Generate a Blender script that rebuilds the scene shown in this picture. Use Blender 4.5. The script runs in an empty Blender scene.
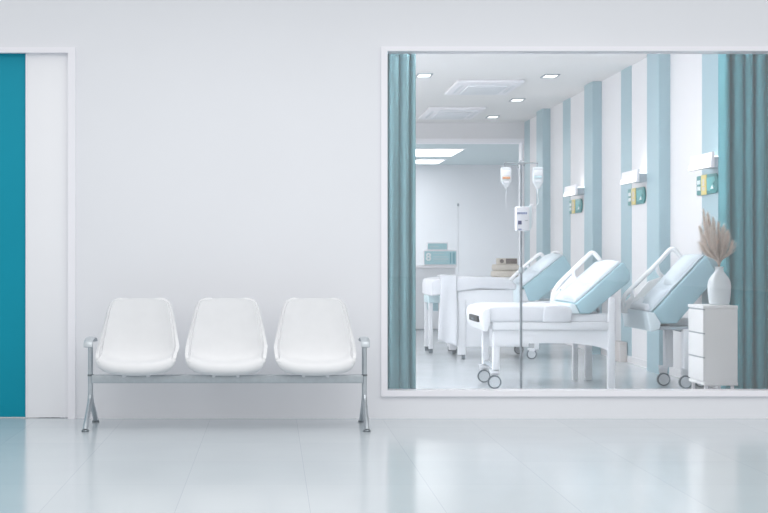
import bpy, bmesh, math, random
from mathutils import Vector, Matrix
random.seed(4)
PI = math.pi
scene = bpy.context.scene
C = scene.collection

# ------------------------------------------------------------------ survey of the place
F = 1400.0          # focal length in pixels (768 px frame)
VX, VY = 272.0, 256.5
H = 1.131           # eye height
def X(x, D): return (x - VX) * D / F
def Z(y, D): return H - (y - VY) * D / F

DW = 9.78           # corridor face of the partition wall
WT = 0.12           # partition thickness
XW = 3.818          # ward wall with the stripes
CEIL = 3.16

# ------------------------------------------------------------------ materials
def lin(c):
    c = c / 255.0
    return c / 12.92 if c <= 0.04045 else ((c + 0.055) / 1.055) ** 2.4
def rgb(r, g, b): return (lin(r), lin(g), lin(b), 1.0)

def mat(name, col, rough=0.5, metal=0.0, spec=0.5, var=0.03, scale=6.0, emit=None, estr=0.0,
        alpha=1.0, bump=0.0, bscale=80.0, coat=0.0):
    m = bpy.data.materials.new(name); m.use_nodes = True
    nt = m.node_tree; b = nt.nodes['Principled BSDF']
    tc = nt.nodes.new('ShaderNodeTexCoord')
    nz = nt.nodes.new('ShaderNodeTexNoise'); nz.inputs['Scale'].default_value = scale
    nz.inputs['Detail'].default_value = 3
    nt.links.new(tc.outputs['Object'], nz.inputs['Vector'])
    cr = nt.nodes.new('ShaderNodeValToRGB')
    lo = tuple(max(0, c * (1 - var)) for c in col[:3]) + (1,)
    hi = tuple(min(1, c * (1 + var)) for c in col[:3]) + (1,)
    cr.color_ramp.elements[0].color = lo; cr.color_ramp.elements[0].position = 0.3
    cr.color_ramp.elements[1].color = hi; cr.color_ramp.elements[1].position = 0.7
    nt.links.new(nz.outputs['Fac'], cr.inputs['Fac'])
    nt.links.new(cr.outputs['Color'], b.inputs['Base Color'])
    b.inputs['Roughness'].default_value = rough
    b.inputs['Metallic'].default_value = metal
    b.inputs['Specular IOR Level'].default_value = spec
    b.inputs['Alpha'].default_value = alpha
    b.inputs['Coat Weight'].default_value = coat
    if emit:
        b.inputs['Emission Color'].default_value = emit
        b.inputs['Emission Strength'].default_value = estr
    if bump:
        n2 = nt.nodes.new('ShaderNodeTexNoise'); n2.inputs['Scale'].default_value = bscale
        nt.links.new(tc.outputs['Object'], n2.inputs['Vector'])
        bp = nt.nodes.new('ShaderNodeBump'); bp.inputs['Strength'].default_value = bump
        bp.inputs['Distance'].default_value = 0.01
        nt.links.new(n2.outputs['Fac'], bp.inputs['Height'])
        nt.links.new(bp.outputs['Normal'], b.inputs['Normal'])
    return m

def floor_mat():
    m = bpy.data.materials.new('glossy_floor_tile'); m.use_nodes = True
    nt = m.node_tree; b = nt.nodes['Principled BSDF']
    tc = nt.nodes.new('ShaderNodeTexCoord')
    mp = nt.nodes.new('ShaderNodeMapping')
    mp.inputs['Location'].default_value = (-0.17, -0.02, 0)
    nt.links.new(tc.outputs['Object'], mp.inputs['Vector'])
    br = nt.nodes.new('ShaderNodeTexBrick')
    br.offset = 0.0; br.squash = 1.0
    br.inputs['Scale'].default_value = 1.0
    br.inputs['Brick Width'].default_value = 0.6
    br.inputs['Row Height'].default_value = 0.77
    br.inputs['Mortar Size'].default_value = 0.0015
    br.inputs['Mortar Smooth'].default_value = 0.3
    br.inputs['Color1'].default_value = rgb(194, 201, 206)
    br.inputs['Color2'].default_value = rgb(190, 198, 203)
    br.inputs['Mortar'].default_value = rgb(174, 182, 188)
    nt.links.new(mp.outputs['Vector'], br.inputs['Vector'])
    nt.links.new(br.outputs['Color'], b.inputs['Base Color'])
    nz = nt.nodes.new('ShaderNodeTexNoise'); nz.inputs['Scale'].default_value = 2.5
    nt.links.new(tc.outputs['Object'], nz.inputs['Vector'])
    mr = nt.nodes.new('ShaderNodeMapRange')
    mr.inputs['To Min'].default_value = 0.13; mr.inputs['To Max'].default_value = 0.19
    nt.links.new(nz.outputs['Fac'], mr.inputs['Value'])
    nt.links.new(mr.outputs['Result'], b.inputs['Roughness'])
    b.inputs['Specular IOR Level'].default_value = 0.5
    return m

def glass_mat(name, refl=0.06, tint=(1, 1, 1, 1)):
    m = bpy.data.materials.new(name); m.use_nodes = True
    nt = m.node_tree; nt.nodes.clear()
    out = nt.nodes.new('ShaderNodeOutputMaterial')
    mx = nt.nodes.new('ShaderNodeMixShader')
    tr = nt.nodes.new('ShaderNodeBsdfTransparent'); tr.inputs['Color'].default_value = tint
    gl = nt.nodes.new('ShaderNodeBsdfGlossy'); gl.inputs['Roughness'].default_value = 0.02
    fr = nt.nodes.new('ShaderNodeFresnel'); fr.inputs['IOR'].default_value = 1.45
    mu = nt.nodes.new('ShaderNodeMath'); mu.operation = 'MULTIPLY'; mu.inputs[1].default_value = refl / 0.034
    nt.links.new(fr.outputs['Fac'], mu.inputs[0])
    nt.links.new(mu.outputs['Value'], mx.inputs['Fac'])
    nt.links.new(tr.outputs['BSDF'], mx.inputs[1]); nt.links.new(gl.outputs['BSDF'], mx.inputs[2])
    nt.links.new(mx.outputs['Shader'], out.inputs['Surface'])
    return m

M = {}
M['wall'] = mat('white_wall_paint', rgb(233, 234, 238), 0.6, spec=0.3, var=0.008, scale=1.2)
M['trim'] = mat('white_satin_trim', rgb(243, 242, 247), 0.35, var=0.006)
M['door_white'] = mat('white_door_laminate', rgb(243, 243, 246), 0.4, var=0.008, scale=2)
M['door_teal'] = mat('teal_door_laminate', rgb(0, 146, 170), 0.5, spec=0.25, var=0.03, scale=1.2)
M['floor'] = floor_mat()
M['ceil'] = mat('white_ceiling_paint', rgb(240, 239, 239), 0.7, spec=0.2, var=0.01, scale=1.0)
M['ward_wall'] = mat('white_ward_wall_paint', rgb(225, 225, 228), 0.55, spec=0.3, var=0.01, scale=1.5)
M['stripe'] = mat('pale_blue_wall_stripe', rgb(154, 183, 193), 0.45, var=0.02, scale=2)
M['far'] = mat('pale_grey_blue_panel', rgb(226, 229, 234), 0.5, var=0.03, scale=0.8)
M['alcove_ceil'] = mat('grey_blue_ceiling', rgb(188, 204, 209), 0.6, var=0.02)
M['emit'] = mat('light_diffuser', rgb(255, 255, 255), 0.5, emit=(1, 1, 1, 1), estr=2.2)
M['emit_soft'] = mat('lamp_diffuser', rgb(250, 250, 250), 0.4, emit=(1, 1, 1, 1), estr=0.75)
M['lamp_end_shade'] = mat('shaded_lamp_end', rgb(186, 199, 209), 0.5)  # shade on the near lamp end, put into a darker colour
M['uplight'] = mat('bright_uplight', rgb(255, 255, 255), 0.5, emit=(1, 1, 1, 1), estr=3.0)
M['metal'] = mat('brushed_grey_metal', rgb(188, 195, 200), 0.34, metal=0.65, var=0.05, scale=30)
M['metal_dark'] = mat('dark_grey_metal', rgb(120, 127, 132), 0.4, metal=0.6, var=0.05)
M['arm'] = mat('grey_armrest_metal', rgb(190, 197, 202), 0.4, metal=0.45, var=0.04)
M['shell'] = mat('white_seat_shell', rgb(225, 226, 228), 0.45, spec=0.5, var=0.01)
M['pad'] = mat('white_seat_upholstery', rgb(223, 224, 226), 0.65, spec=0.3, var=0.012, scale=14, bump=0.05, bscale=220)
M['plastic'] = mat('white_bed_plastic', rgb(224, 227, 232), 0.4, var=0.01)
M['plastic_blue'] = mat('ice_blue_bed_plastic', rgb(222, 236, 242), 0.4, var=0.015)
M['rail_white'] = mat('white_side_rail_plastic', rgb(248, 249, 251), 0.4, var=0.006)
M['linen'] = mat('white_linen', rgb(216, 219, 225), 0.85, spec=0.1, var=0.02, scale=9, bump=0.7, bscale=7)
M['bed_teal'] = mat('pale_teal_mattress_side', rgb(153, 188, 199), 0.6, var=0.02, scale=4)
M['bed_white'] = mat('white_mattress_top', rgb(206, 217, 226), 0.7, var=0.015, scale=6)
M['pillow'] = mat('ice_blue_pillow_cover', rgb(216, 227, 234), 0.8, var=0.02, bump=0.2, bscale=20)
M['pale_teal'] = mat('pale_teal_laminate', rgb(196, 219, 225), 0.5, var=0.02)
M['black'] = mat('black_plastic', rgb(22, 27, 33), 0.6, var=0.05)
M['rubber'] = mat('dark_grey_rubber', rgb(84, 97, 106), 0.6, var=0.05)
M['wheel'] = mat('light_grey_wheel_disc', rgb(196, 203, 209), 0.4, var=0.02)
M['steel'] = mat('grey_stand_steel', rgb(122, 131, 139), 0.45, metal=0.0, var=0.03)
M['grey'] = mat('mid_grey_metal', rgb(160, 170, 178), 0.45, metal=0.2, var=0.03)
M['curtain'] = mat('teal_curtain_fabric', rgb(98, 160, 170), 0.8, spec=0.15, var=0.03, scale=3, bump=0.1, bscale=300)
M['curtain_pale'] = mat('grey_teal_curtain_fabric', rgb(140, 184, 192), 0.8, spec=0.15, var=0.03, scale=3, bump=0.1, bscale=300)
M['cab'] = mat('white_cabinet_lacquer', rgb(249, 250, 251), 0.35, var=0.006)
M['cab_gap_shade'] = mat('grey_shadow_gap', rgb(176, 182, 188), 0.6)  # grey that stands for the shade between drawer fronts
M['vase'] = mat('white_ceramic_glaze', rgb(222, 230, 235), 0.3, var=0.02, coat=0.2)
M['pampas'] = mat('beige_dried_grass', rgb(236, 226, 218), 0.9, spec=0.1, var=0.12, scale=60)
M['pampas_pale'] = mat('pale_beige_dried_grass', rgb(243, 237, 231), 0.9, spec=0.1, var=0.1, scale=60)
def grass_mat(m):
    nt = m.node_tree; b = nt.nodes['Principled BSDF']; out = nt.nodes['Material Output']
    tr = nt.nodes.new('ShaderNodeBsdfTranslucent'); mx = nt.nodes.new('ShaderNodeMixShader'); mx.inputs['Fac'].default_value = 0.5
    nt.links.new(b.inputs['Base Color'].links[0].from_socket, tr.inputs['Color'])
    nt.links.new(b.outputs['BSDF'], mx.inputs[1]); nt.links.new(tr.outputs['BSDF'], mx.inputs[2]); nt.links.new(mx.outputs['Shader'], out.inputs['Surface'])
grass_mat(M['pampas']); grass_mat(M['pampas_pale'])
M['stem'] = mat('tan_dried_stem', rgb(178, 160, 140), 0.8, var=0.08)
M['sign_teal'] = mat('teal_sign_plastic', rgb(0, 130, 132), 0.4, var=0.04, scale=20)
M['sign_dark'] = mat('deep_teal_sign_edge', rgb(20, 112, 122), 0.4)
M['sign_light'] = mat('light_teal_print', rgb(70, 170, 172), 0.4, var=0.05)
M['sign_yellow'] = mat('pale_yellow_sign_band', rgb(216, 198, 118), 0.45, var=0.06, scale=30)
M['sign_white'] = mat('white_print', rgb(236, 244, 246), 0.5)
M['board_teal'] = mat('soft_teal_board', rgb(168, 212, 220), 0.5, var=0.04)
M['board_deep'] = mat('mid_teal_print', rgb(116, 174, 188), 0.5)
M['board_pale'] = mat('pale_teal_print', rgb(190, 216, 222), 0.5)
M['navy'] = mat('navy_print', rgb(44, 55, 108), 0.5)
M['navy_soft'] = mat('grey_blue_print', rgb(120, 134, 172), 0.5)
M['bag'] = mat('clear_bag_plastic', rgb(226, 233, 239), 0.25, alpha=0.8)
M['bag_label'] = mat('white_bag_label', rgb(232, 235, 240), 0.5)
M['orange'] = mat('orange_bag_stripe', rgb(208, 148, 104), 0.5)
M['pink'] = mat('pale_pink_print', rgb(220, 198, 204), 0.5)
M['pump'] = mat('white_pump_plastic', rgb(228, 231, 238), 0.35)
M['beige'] = mat('beige_folded_cloth', rgb(212, 205, 195), 0.85, var=0.05, scale=30, bump=0.2, bscale=40)
M['brown'] = mat('dark_brown_card', rgb(96, 84, 80), 0.6, var=0.06)
M['beige_box'] = mat('warm_beige_laminate', rgb(205, 200, 198), 0.6, var=0.02)
M['glass'] = glass_mat('window_glass', 0.09)

# ------------------------------------------------------------------ mesh builder
class MB:
    def __init__(self): self.bm = bmesh.new()
    def box(self, x0, x1, y0, y1, z0, z1, bev=0.0):
        b = bmesh.new()
        bmesh.ops.create_cube(b, size=1.0)
        for v in b.verts:
            v.co = Vector((x0 + (v.co.x + .5) * (x1 - x0), y0 + (v.co.y + .5) * (y1 - y0), z0 + (v.co.z + .5) * (z1 - z0)))
        if bev: bmesh.ops.bevel(b, geom=b.edges[:], offset=bev, segments=3, profile=0.5, affect='EDGES')
        self.merge(b); return self
    def prism(self, pts, y0, y1, bev=0.0, seg=3):      # polygon in XZ, extruded along Y
        b = bmesh.new()
        vs = [b.verts.new((p[0], y0, p[1])) for p in pts]
        f = b.faces.new(vs)
        r = bmesh.ops.extrude_face_region(b, geom=[f])
        for v in r['geom']:
            if isinstance(v, bmesh.types.BMVert): v.co.y = y1
        bmesh.ops.recalc_face_normals(b, faces=b.faces)
        if bev: bmesh.ops.bevel(b, geom=b.edges[:], offset=bev, segments=seg, profile=0.5, affect='EDGES')
        self.merge(b); return self
    def prism_x(self, pts, x0, x1, bev=0.0):           # polygon in YZ, extruded along X
        b = bmesh.new()
        vs = [b.verts.new((x0, p[0], p[1])) for p in pts]
        f = b.faces.new(vs)
        r = bmesh.ops.extrude_face_region(b, geom=[f])
        for v in r['geom']:
            if isinstance(v, bmesh.types.BMVert): v.co.x = x1
        bmesh.ops.recalc_face_normals(b, faces=b.faces)
        if bev: bmesh.ops.bevel(b, geom=b.edges[:], offset=bev, segments=3, profile=0.5, affect='EDGES')
        self.merge(b); return self
    def tube(self, pts, r, n=12, closed=False, radii=None, flat=(1, 1)):
        pts = [Vector(p) for p in pts]; b = self.bm; rings = []
        N = len(pts); up = Vector((0, 0, 1)); prev = None
        for i, p in enumerate(pts):
            a = pts[i - 1] if (i > 0 or closed) else p
            c = pts[(i + 1) % N] if (i < N - 1 or closed) else p
            t = (c - a).normalized()
            if prev is None:
                s = t.cross(up)
                if s.length < 1e-3: s = t.cross(Vector((0, 1, 0)))
            else:
                s = prev - t * prev.dot(t)
            s.normalize(); prev = s
            w = s.cross(t).normalized()
            rr = radii[i] if radii else r
            rings.append([b.verts.new(p + (s * math.cos(k * 2 * PI / n) * flat[0] + w * math.sin(k * 2 * PI / n) * flat[1]) * rr) for k in range(n)])
        for i in range(N if closed else N - 1):
            A, B = rings[i], rings[(i + 1) % N]
            for k in range(n): b.faces.new((A[k], A[(k + 1) % n], B[(k + 1) % n], B[k]))
        if not closed:
            b.faces.new(rings[0][::-1]); b.faces.new(rings[-1])
        return self
    def lathe(self, prof, cx, cy, n=40, sx=1.0, sy=1.0):
        b = self.bm; rings = []
        for r, z in prof:
            rings.append([b.verts.new((cx + sx * r * math.cos(2 * PI * k / n), cy + sy * r * math.sin(2 * PI * k / n), z)) for k in range(n)])
        for A, B in zip(rings, rings[1:]):
            for k in range(n): b.faces.new((A[k], A[(k + 1) % n], B[(k + 1) % n], B[k]))
        b.faces.new(rings[0][::-1]); b.faces.new(rings[-1]); return self
    def frame_ring(self, x0, x1, z0, z1, x0i, x1i, z0i, z1i, y0, y1):   # one closed rectangular frame in XZ
        b = self.bm
        def ring(a, c, d, e, y): return [b.verts.new(p) for p in ((a, y, d), (c, y, d), (c, y, e), (a, y, e))]
        o0, o1 = ring(x0, x1, z0, z1, y0), ring(x0, x1, z0, z1, y1)
        i0, i1 = ring(x0i, x1i, z0i, z1i, y0), ring(x0i, x1i, z0i, z1i, y1)
        for k in range(4):
            j = (k + 1) % 4
            b.faces.new((o0[k], o0[j], i0[j], i0[k])); b.faces.new((o1[k], i1[k], i1[j], o1[j]))
            b.faces.new((o0[k], o1[k], o1[j], o0[j])); b.faces.new((i0[k], i0[j], i1[j], i1[k]))
        return self
    def disc_y(self, cx, cz, r, y0, y1, n=32, r_in=None):  # cylinder or ring with axis along Y
        b = self.bm
        def ring(rr, y): return [b.verts.new((cx + rr * math.cos(2 * PI * k / n), y, cz + rr * math.sin(2 * PI * k / n))) for k in range(n)]
        o0, o1 = ring(r, y0), ring(r, y1)
        for k in range(n): b.faces.new((o0[k], o1[k], o1[(k + 1) % n], o0[(k + 1) % n]))
        if r_in:
            i0, i1 = ring(r_in, y0), ring(r_in, y1)
            for k in range(n):
                j = (k + 1) % n
                b.faces.new((i0[k], i0[j], i1[j], i1[k]))
                b.faces.new((o0[k], o0[j], i0[j], i0[k]))
                b.faces.new((o1[k], i1[k], i1[j], o1[j]))
        else:
            b.faces.new(o0); b.faces.new(o1[::-1])
        return self
    def grid(self, fn, nu, nv):
        b = self.bm
        V = [[b.verts.new(fn(i / nu, j / nv)) for i in range(nu + 1)] for j in range(nv + 1)]
        for j in range(nv):
            for i in range(nu): b.faces.new((V[j][i], V[j][i + 1], V[j + 1][i + 1], V[j + 1][i]))
        return self
    def merge(self, b):
        me = bpy.data.meshes.new('tmp'); b.to_mesh(me); b.free()
        self.bm.from_mesh(me); bpy.data.meshes.remove(me)
    def build(self, name, m, parent=None, smooth=True, loc=None):
        root = parent
        off = Vector((0, 0, 0))
        while root is not None:
            off += root.location; root = root.parent
        if loc is not None and parent is None: off = Vector(loc)
        bm = self.bm
        bmesh.ops.recalc_face_normals(bm, faces=bm.faces)
        for v in bm.verts: v.co -= off
        me = bpy.data.meshes.new(name); bm.to_mesh(me); bm.free()
        o = bpy.data.objects.new(name, me); C.objects.link(o)
        me.materials.append(M[m] if isinstance(m, str) else m)
        if smooth:
            for p in me.polygons: p.use_smooth = True
            try: me.set_sharp_from_angle(angle=math.radians(32))
            except Exception: pass
        if parent is not None: o.parent = parent
        elif loc is not None: o.location = loc
        return o

def tag(o, label=None, cat=None, group=None, kind=None):
    if label: o['label'] = label
    if cat: o['category'] = cat
    if group: o['group'] = group
    if kind: o['kind'] = kind
    return o
def thing(name, loc, label, cat, group=None, kind=None):
    o = bpy.data.objects.new(name, None); C.objects.link(o)
    o.location = loc; o.empty_display_size = 0.1
    return tag(o, label, cat, group, kind)
def copy_tree(o, parent=None):
    c = o.copy(); C.objects.link(c)
    if parent: c.parent = parent
    for ch in list(o.children): copy_tree(ch, c)
    return c
def struct(name, mb, m, label, cat, smooth=False):
    o = mb.build(name, m, smooth=smooth, loc=(0, 0, 0)); return tag(o, label, cat, kind='structure')

def text_mesh(body, size, m, name, parent, origin, axes, ext=0.002):
    cu = bpy.data.curves.new('t', 'FONT'); cu.body = body; cu.size = size; cu.extrude = ext; cu.offset = size * .03
    cu.align_x = 'CENTER'; cu.align_y = 'CENTER'
    ob = bpy.data.objects.new('t', cu); C.objects.link(ob)
    dg = bpy.context.evaluated_depsgraph_get()
    me = bpy.data.meshes.new_from_object(ob.evaluated_get(dg))
    bpy.data.objects.remove(ob); bpy.data.curves.remove(cu)
    off = Vector((0, 0, 0)); r = parent
    while r is not None: off += r.location; r = r.parent
    ax, ay = Vector(axes[0]), Vector(axes[1]); az = ax.cross(ay)
    for v in me.vertices: v.co = Vector(origin) - off + ax * v.co.x + ay * v.co.y + az * v.co.z
    o = bpy.data.objects.new(name, me); C.objects.link(o); me.name = name
    me.materials.clear(); me.materials.append(M[m]); o.parent = parent
    return o

# ------------------------------------------------------------------ SETTING: floor, walls, ceiling
fl = MB().box(-14.0, 16.0, -60.0, 30.0, -0.1, 0.0)
struct('floor', fl, 'floor', 'glossy pale grey tiled floor running from the corridor into the ward', 'floor')

# partition wall, built round the door and window openings
wx0, wx1 = X(385.5, DW), 3.70
wz0, wz1 = Z(391.0, DW), Z(50.5, DW)
dx1 = X(70.5, DW); dz1 = Z(50.5, DW); dx0 = -3.2
w = MB()
Y0, Y1 = DW, DW + WT
TOP = 3.4
w.box(-6.0, dx0, Y0, Y1, 0, TOP)
w.box(dx0, dx1, Y0, Y1, dz1, TOP)
w.box(dx1, wx0, Y0, Y1, 0, TOP)
w.box(wx0, wx1, Y0, Y1, 0, wz0)
w.box(wx0, wx1, Y0, Y1, wz1, TOP)
w.box(wx1, 8.0, Y0, Y1, 0, TOP)
struct('wall_back', w, 'wall', 'plain white corridor wall holding the door and the large ward window', 'wall')

# ward window: frame and pane
win = thing('window_1', ((wx0 + wx1) / 2, DW, wz0), 'large white framed interior window looking into the ward', 'window', kind='structure')
ox0, ix0 = X(381.0, DW), X(387.3, DW)
oz0, iz0 = Z(396.2, DW), Z(388.8, DW + .13)
oz1, iz1 = Z(46.8, DW), Z(54.0, DW + .13)
fr = MB()
fy0, fy1 = DW - 0.018, DW + WT + 0.01
fr.frame_ring(ox0, wx1 + .05, oz0, oz1, ix0, wx1 - .02, iz0, iz1, fy0, fy1)
fr.build('window_frame', 'trim', win, smooth=False)
MB().box(ix0 - .01, wx1 - 0.01, DW + 0.055, DW + 0.063, iz0 - .01, iz1 + .01).build('glass_pane', 'glass', win, smooth=False)

# corridor door: white casing, white leaf panel, teal leaf
door = thing('door_1', ((dx0 + dx1) / 2, DW, 0), 'teal door with wide white side panel in a white casing', 'door', kind='structure')
cs = MB()
dX0, dXi = X(75.5, DW), X(68.3, DW)
zo, zi = Z(47.5, DW), Z(53.0, DW)
cs.prism([(dx0 - .05, zo), (dX0, zo), (dX0, 0), (dXi, 0), (dXi, zi), (dx0 - .05, zi)], DW - 0.02, DW + 0.06)
cs.build('door_casing', 'trim', door, smooth=False)
MB().box(X(26.4, DW), dXi + .01, DW + 0.02, DW + 0.06, 0.004, Z(52.5, DW), 0.003).build('side_panel', 'door_white', door)
MB().box(X(25.2, DW), X(26.6, DW), DW + 0.012, DW + 0.062, 0.004, Z(53, DW), 0.002).build('edge_strip', 'trim', door)
MB().box(dx0, X(25.2, DW), DW + 0.03, DW + 0.07, 0.006, Z(53.0, DW), 0.003).build('door_leaf', 'door_teal', door)
door.children[-1]['label'] = 'teal door leaf'

# ward shell
DB = 21.2     # header beam / end of the ward proper
DF = 28.5     # far wall of the alcove
st = MB(); st.box(XW, XW + 0.15, DW + WT, DB, 0, CEIL + .2)
struct('wall_right', st, 'ward_wall', 'white ward wall with pale blue stripes behind the beds', 'wall')
lw = MB(); lw.box(-1.65, -1.5, DW + WT, DF, 0, CEIL + .2)
struct('wall_left', lw, 'ward_wall', 'plain white side wall of the ward', 'wall')
cl = MB(); cl.box(-1.65, XW + .15, DW + WT, DB + .2, CEIL, CEIL + 0.1)
struct('ceiling', cl, 'ceil', 'flat white ward ceiling with recessed lights', 'ceiling')
bmz = Z(143.0, DB)
hb = MB(); jx = X(521.2, DB)
hb.prism([(-1.5, CEIL), (-1.5, bmz + .06), (jx + .05, bmz + .06), (jx + .05, 0), (XW + .15, 0), (XW + .15, CEIL)], DB, DB + .2)
struct('wall_header', hb, 'ward_wall', 'white header wall and jamb at the far end of the ward', 'wall')
tb = MB(); tb.prism([(-1.49, bmz), (jx, bmz), (jx, 0.001), (jx + .055, 0.001), (jx + .055, bmz + .065), (-1.49, bmz + .065)], DB - 0.02, DB + 0.215)
struct('trim_1', tb, 'trim', 'white edge trim along the opening at the far end of the ward', 'trim')
az = Z(165.0, DF)
acl = MB(); acl.box(-1.5, 5.4, DB + .2, DF, az, az + 0.1)
struct('ceiling_alcove', acl, 'alcove_ceil', 'grey blue ceiling of the far room beyond the ward opening', 'ceiling')
fw = MB(); fw.box(-1.5, 5.4, DF, DF + 0.1, 0, az + .1)
for k in range(7):
    x = X(418 + k * 17.5, DF); fw.box(x, x + 0.3495, DF - 0.002, DF, 0, az)
struct('wall_far', fw, 'far', 'pale grey panelled wall at the very back of the far room', 'wall')
rw = MB(); rw.box(5.3, 5.45, DB + .2, DF, 0, az + .1)
struct('wall_alcove', rw, 'ward_wall', 'white side wall of the far room', 'wall')

# pale blue piers and painted stripes on the right wall
n = 1
for d0, d1 in ((13.42, 13.86), (16.21, 16.64), (19.2, 19.65)):
    p = MB(); p.box(XW - 0.107, XW, d0, d1, 0, CEIL, 0.002); n += 1
    struct('trim_%d' % n, p, 'stripe', 'projecting pale blue pier on the ward wall', 'wall pier')
for d0, d1 in ((11.93, 12.42), (14.86, 15.30), (17.91, 18.36), (20.73, 21.16)):
    p = MB(); p.box(XW - 0.004, XW, d0, d1, 0, CEIL); n += 1
    struct('trim_%d' % n, p, 'stripe', 'flat pale blue stripe painted on the ward wall', 'wall stripe')
bb = MB(); bb.box(XW - 0.012, XW, DW + .2, DB, 0, 0.07)
struct('baseboard_right', bb, 'ward_wall', 'low white baseboard along the ward wall', 'baseboard')

# far room ceiling light panels
for i, (xr, ya, yb) in enumerate(((461, 148.6, 155.4), (444.5, 159.3, 163.0))):
    dn = (H - az) * F / (ya - VY) ; df = (H - az) * F / (yb - VY)
    xe = 3.33
    t = thing('ceiling_light_panel', (1.8, (dn + df) / 2, az), ('long bright light panel on the far room ceiling, nearer one', 'long bright light panel on the far room ceiling, farther one')[i], 'ceiling light', 'long far room light panels')
    MB().prism([(0.3, az - .012), (xe, az - .012), (xe + .02, az), (.28, az)], dn - .03, df + .03).build('frame', 'trim', t, smooth=False)
    MB().box(0.33, xe - .03, dn, df, az - 0.018, az - 0.011).build('diffuser', 'emit', t, smooth=False)

# recessed square downlights
def downlight(x, D, label):
    t = thing('ceiling_light', (x, D, CEIL), label, 'ceiling light', 'recessed ward downlights')
    f = MB()
    f.box(x - .085, x + .085, D - .14, D - .115, CEIL - .012, CEIL); f.box(x - .085, x + .085, D + .115, D + .14, CEIL - .012, CEIL)
    f.box(x - .085, x - .068, D - .12, D + .12, CEIL - .012, CEIL); f.box(x + .068, x + .085, D - .12, D + .12, CEIL - .012, CEIL)
    f.build('frame', 'grey', t, smooth=False)
    MB().box(x - .068, x + .068, D - .115, D + .115, CEIL - 0.008, CEIL - .002).build('diffuser', 'emit', t, smooth=False)
downlight(3.12, 15.7, 'small recessed ceiling light nearest the window in the right row')
downlight(3.17, 18.1, 'small recessed ceiling light in the middle of the right row')
downlight(3.20, 20.3, 'small recessed ceiling light at the far end of the right row')
downlight(1.70, 15.65, 'small recessed ceiling light beside the left curtain top')

# ceiling air units
def air_unit(x0, x1, d0, d1, label):
    t = thing('ceiling_air_vent', ((x0 + x1) / 2, (d0 + d1) / 2, CEIL), label, 'air vent', 'ward ceiling air vents')
    w_, d_ = x1 - x0, d1 - d0
    MB().box(x0, x1, d0, d1, CEIL - .035, CEIL, .01).build('frame', 'trim', t)
    MB().box(x0 + .2 * w_, x1 - .2 * w_, d0 + .22 * d_, d1 - .22 * d_, CEIL - .055, CEIL - .03, .006).build('grille', 'far', t)
    s = MB()
    s.box(x0 + .08 * w_, x0 + .13 * w_, d0 + .2 * d_, d1 - .2 * d_, CEIL - .042, CEIL - .034); s.box(x1 - .13 * w_, x1 - .08 * w_, d0 + .2 * d_, d1 - .2 * d_, CEIL - .042, CEIL - .034)
    s.box(x0 + .2 * w_, x1 - .2 * w_, d0 + .08 * d_, d0 + .14 * d_, CEIL - .042, CEIL - .034); s.box(x0 + .2 * w_, x1 - .2 * w_, d1 - .14 * d_, d1 - .08 * d_, CEIL - .042, CEIL - .034)
    s.build('air_slot', 'far', t, smooth=False)
air_unit(2.13, 2.90, 16.05, 17.3, 'square white ceiling air vent nearer the window')
air_unit(2.13, 2.90, 18.95, 20.4, 'square white ceiling air vent farther from the window')

# ------------------------------------------------------------------ wall lamps and bed signs
def wall_lamp(d0, d1, z0, z1, label):
    xf = 3.615
    t = thing('wall_lamp', (XW, (d0 + d1) / 2, z0), label, 'wall lamp', 'bedhead wall lamps')
    zb_ = z0 + .088; zm = z0 + .050; zt = z0 + .128
    MB().prism([(XW - .004, z0 + .02), (xf + .03, z0 + .012), (xf + .03, zb_), (XW - .004, zb_)], d0 + .02, d1 - .02, 0.004).build('housing', 'lamp_end_shade', t)
    MB().prism([(xf, z0), (xf + .004, zm), (xf + .012, zt), (xf + .034, zt), (xf + .034, z0)], d0, d1, 0.003).build('shade', 'trim', t)
    MB().prism([(xf - .005, z0 + .004), (xf - .001, zm), (xf + .005, zm), (xf + .002, z0 + .004)], d0 + .01, d1 - .01).build('diffuser', 'emit_soft', t, smooth=False)
    MB().box(xf + .05, XW - .02, d0 + .03, d1 - .03, zb_ - .003, zb_ + .006).build('uplight_panel', 'uplight', t, smooth=False)
wall_lamp(11.54, 12.14, 1.868, 1.985, 'white bedhead lamp nearest the window beside the teal curtain')
wall_lamp(13.90, 14.52, 1.872, 1.985, 'middle white bedhead lamp on the striped wall')
wall_lamp(16.70, 17.35, 1.866, 1.98, 'farthest white bedhead lamp on the striped wall')

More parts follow.
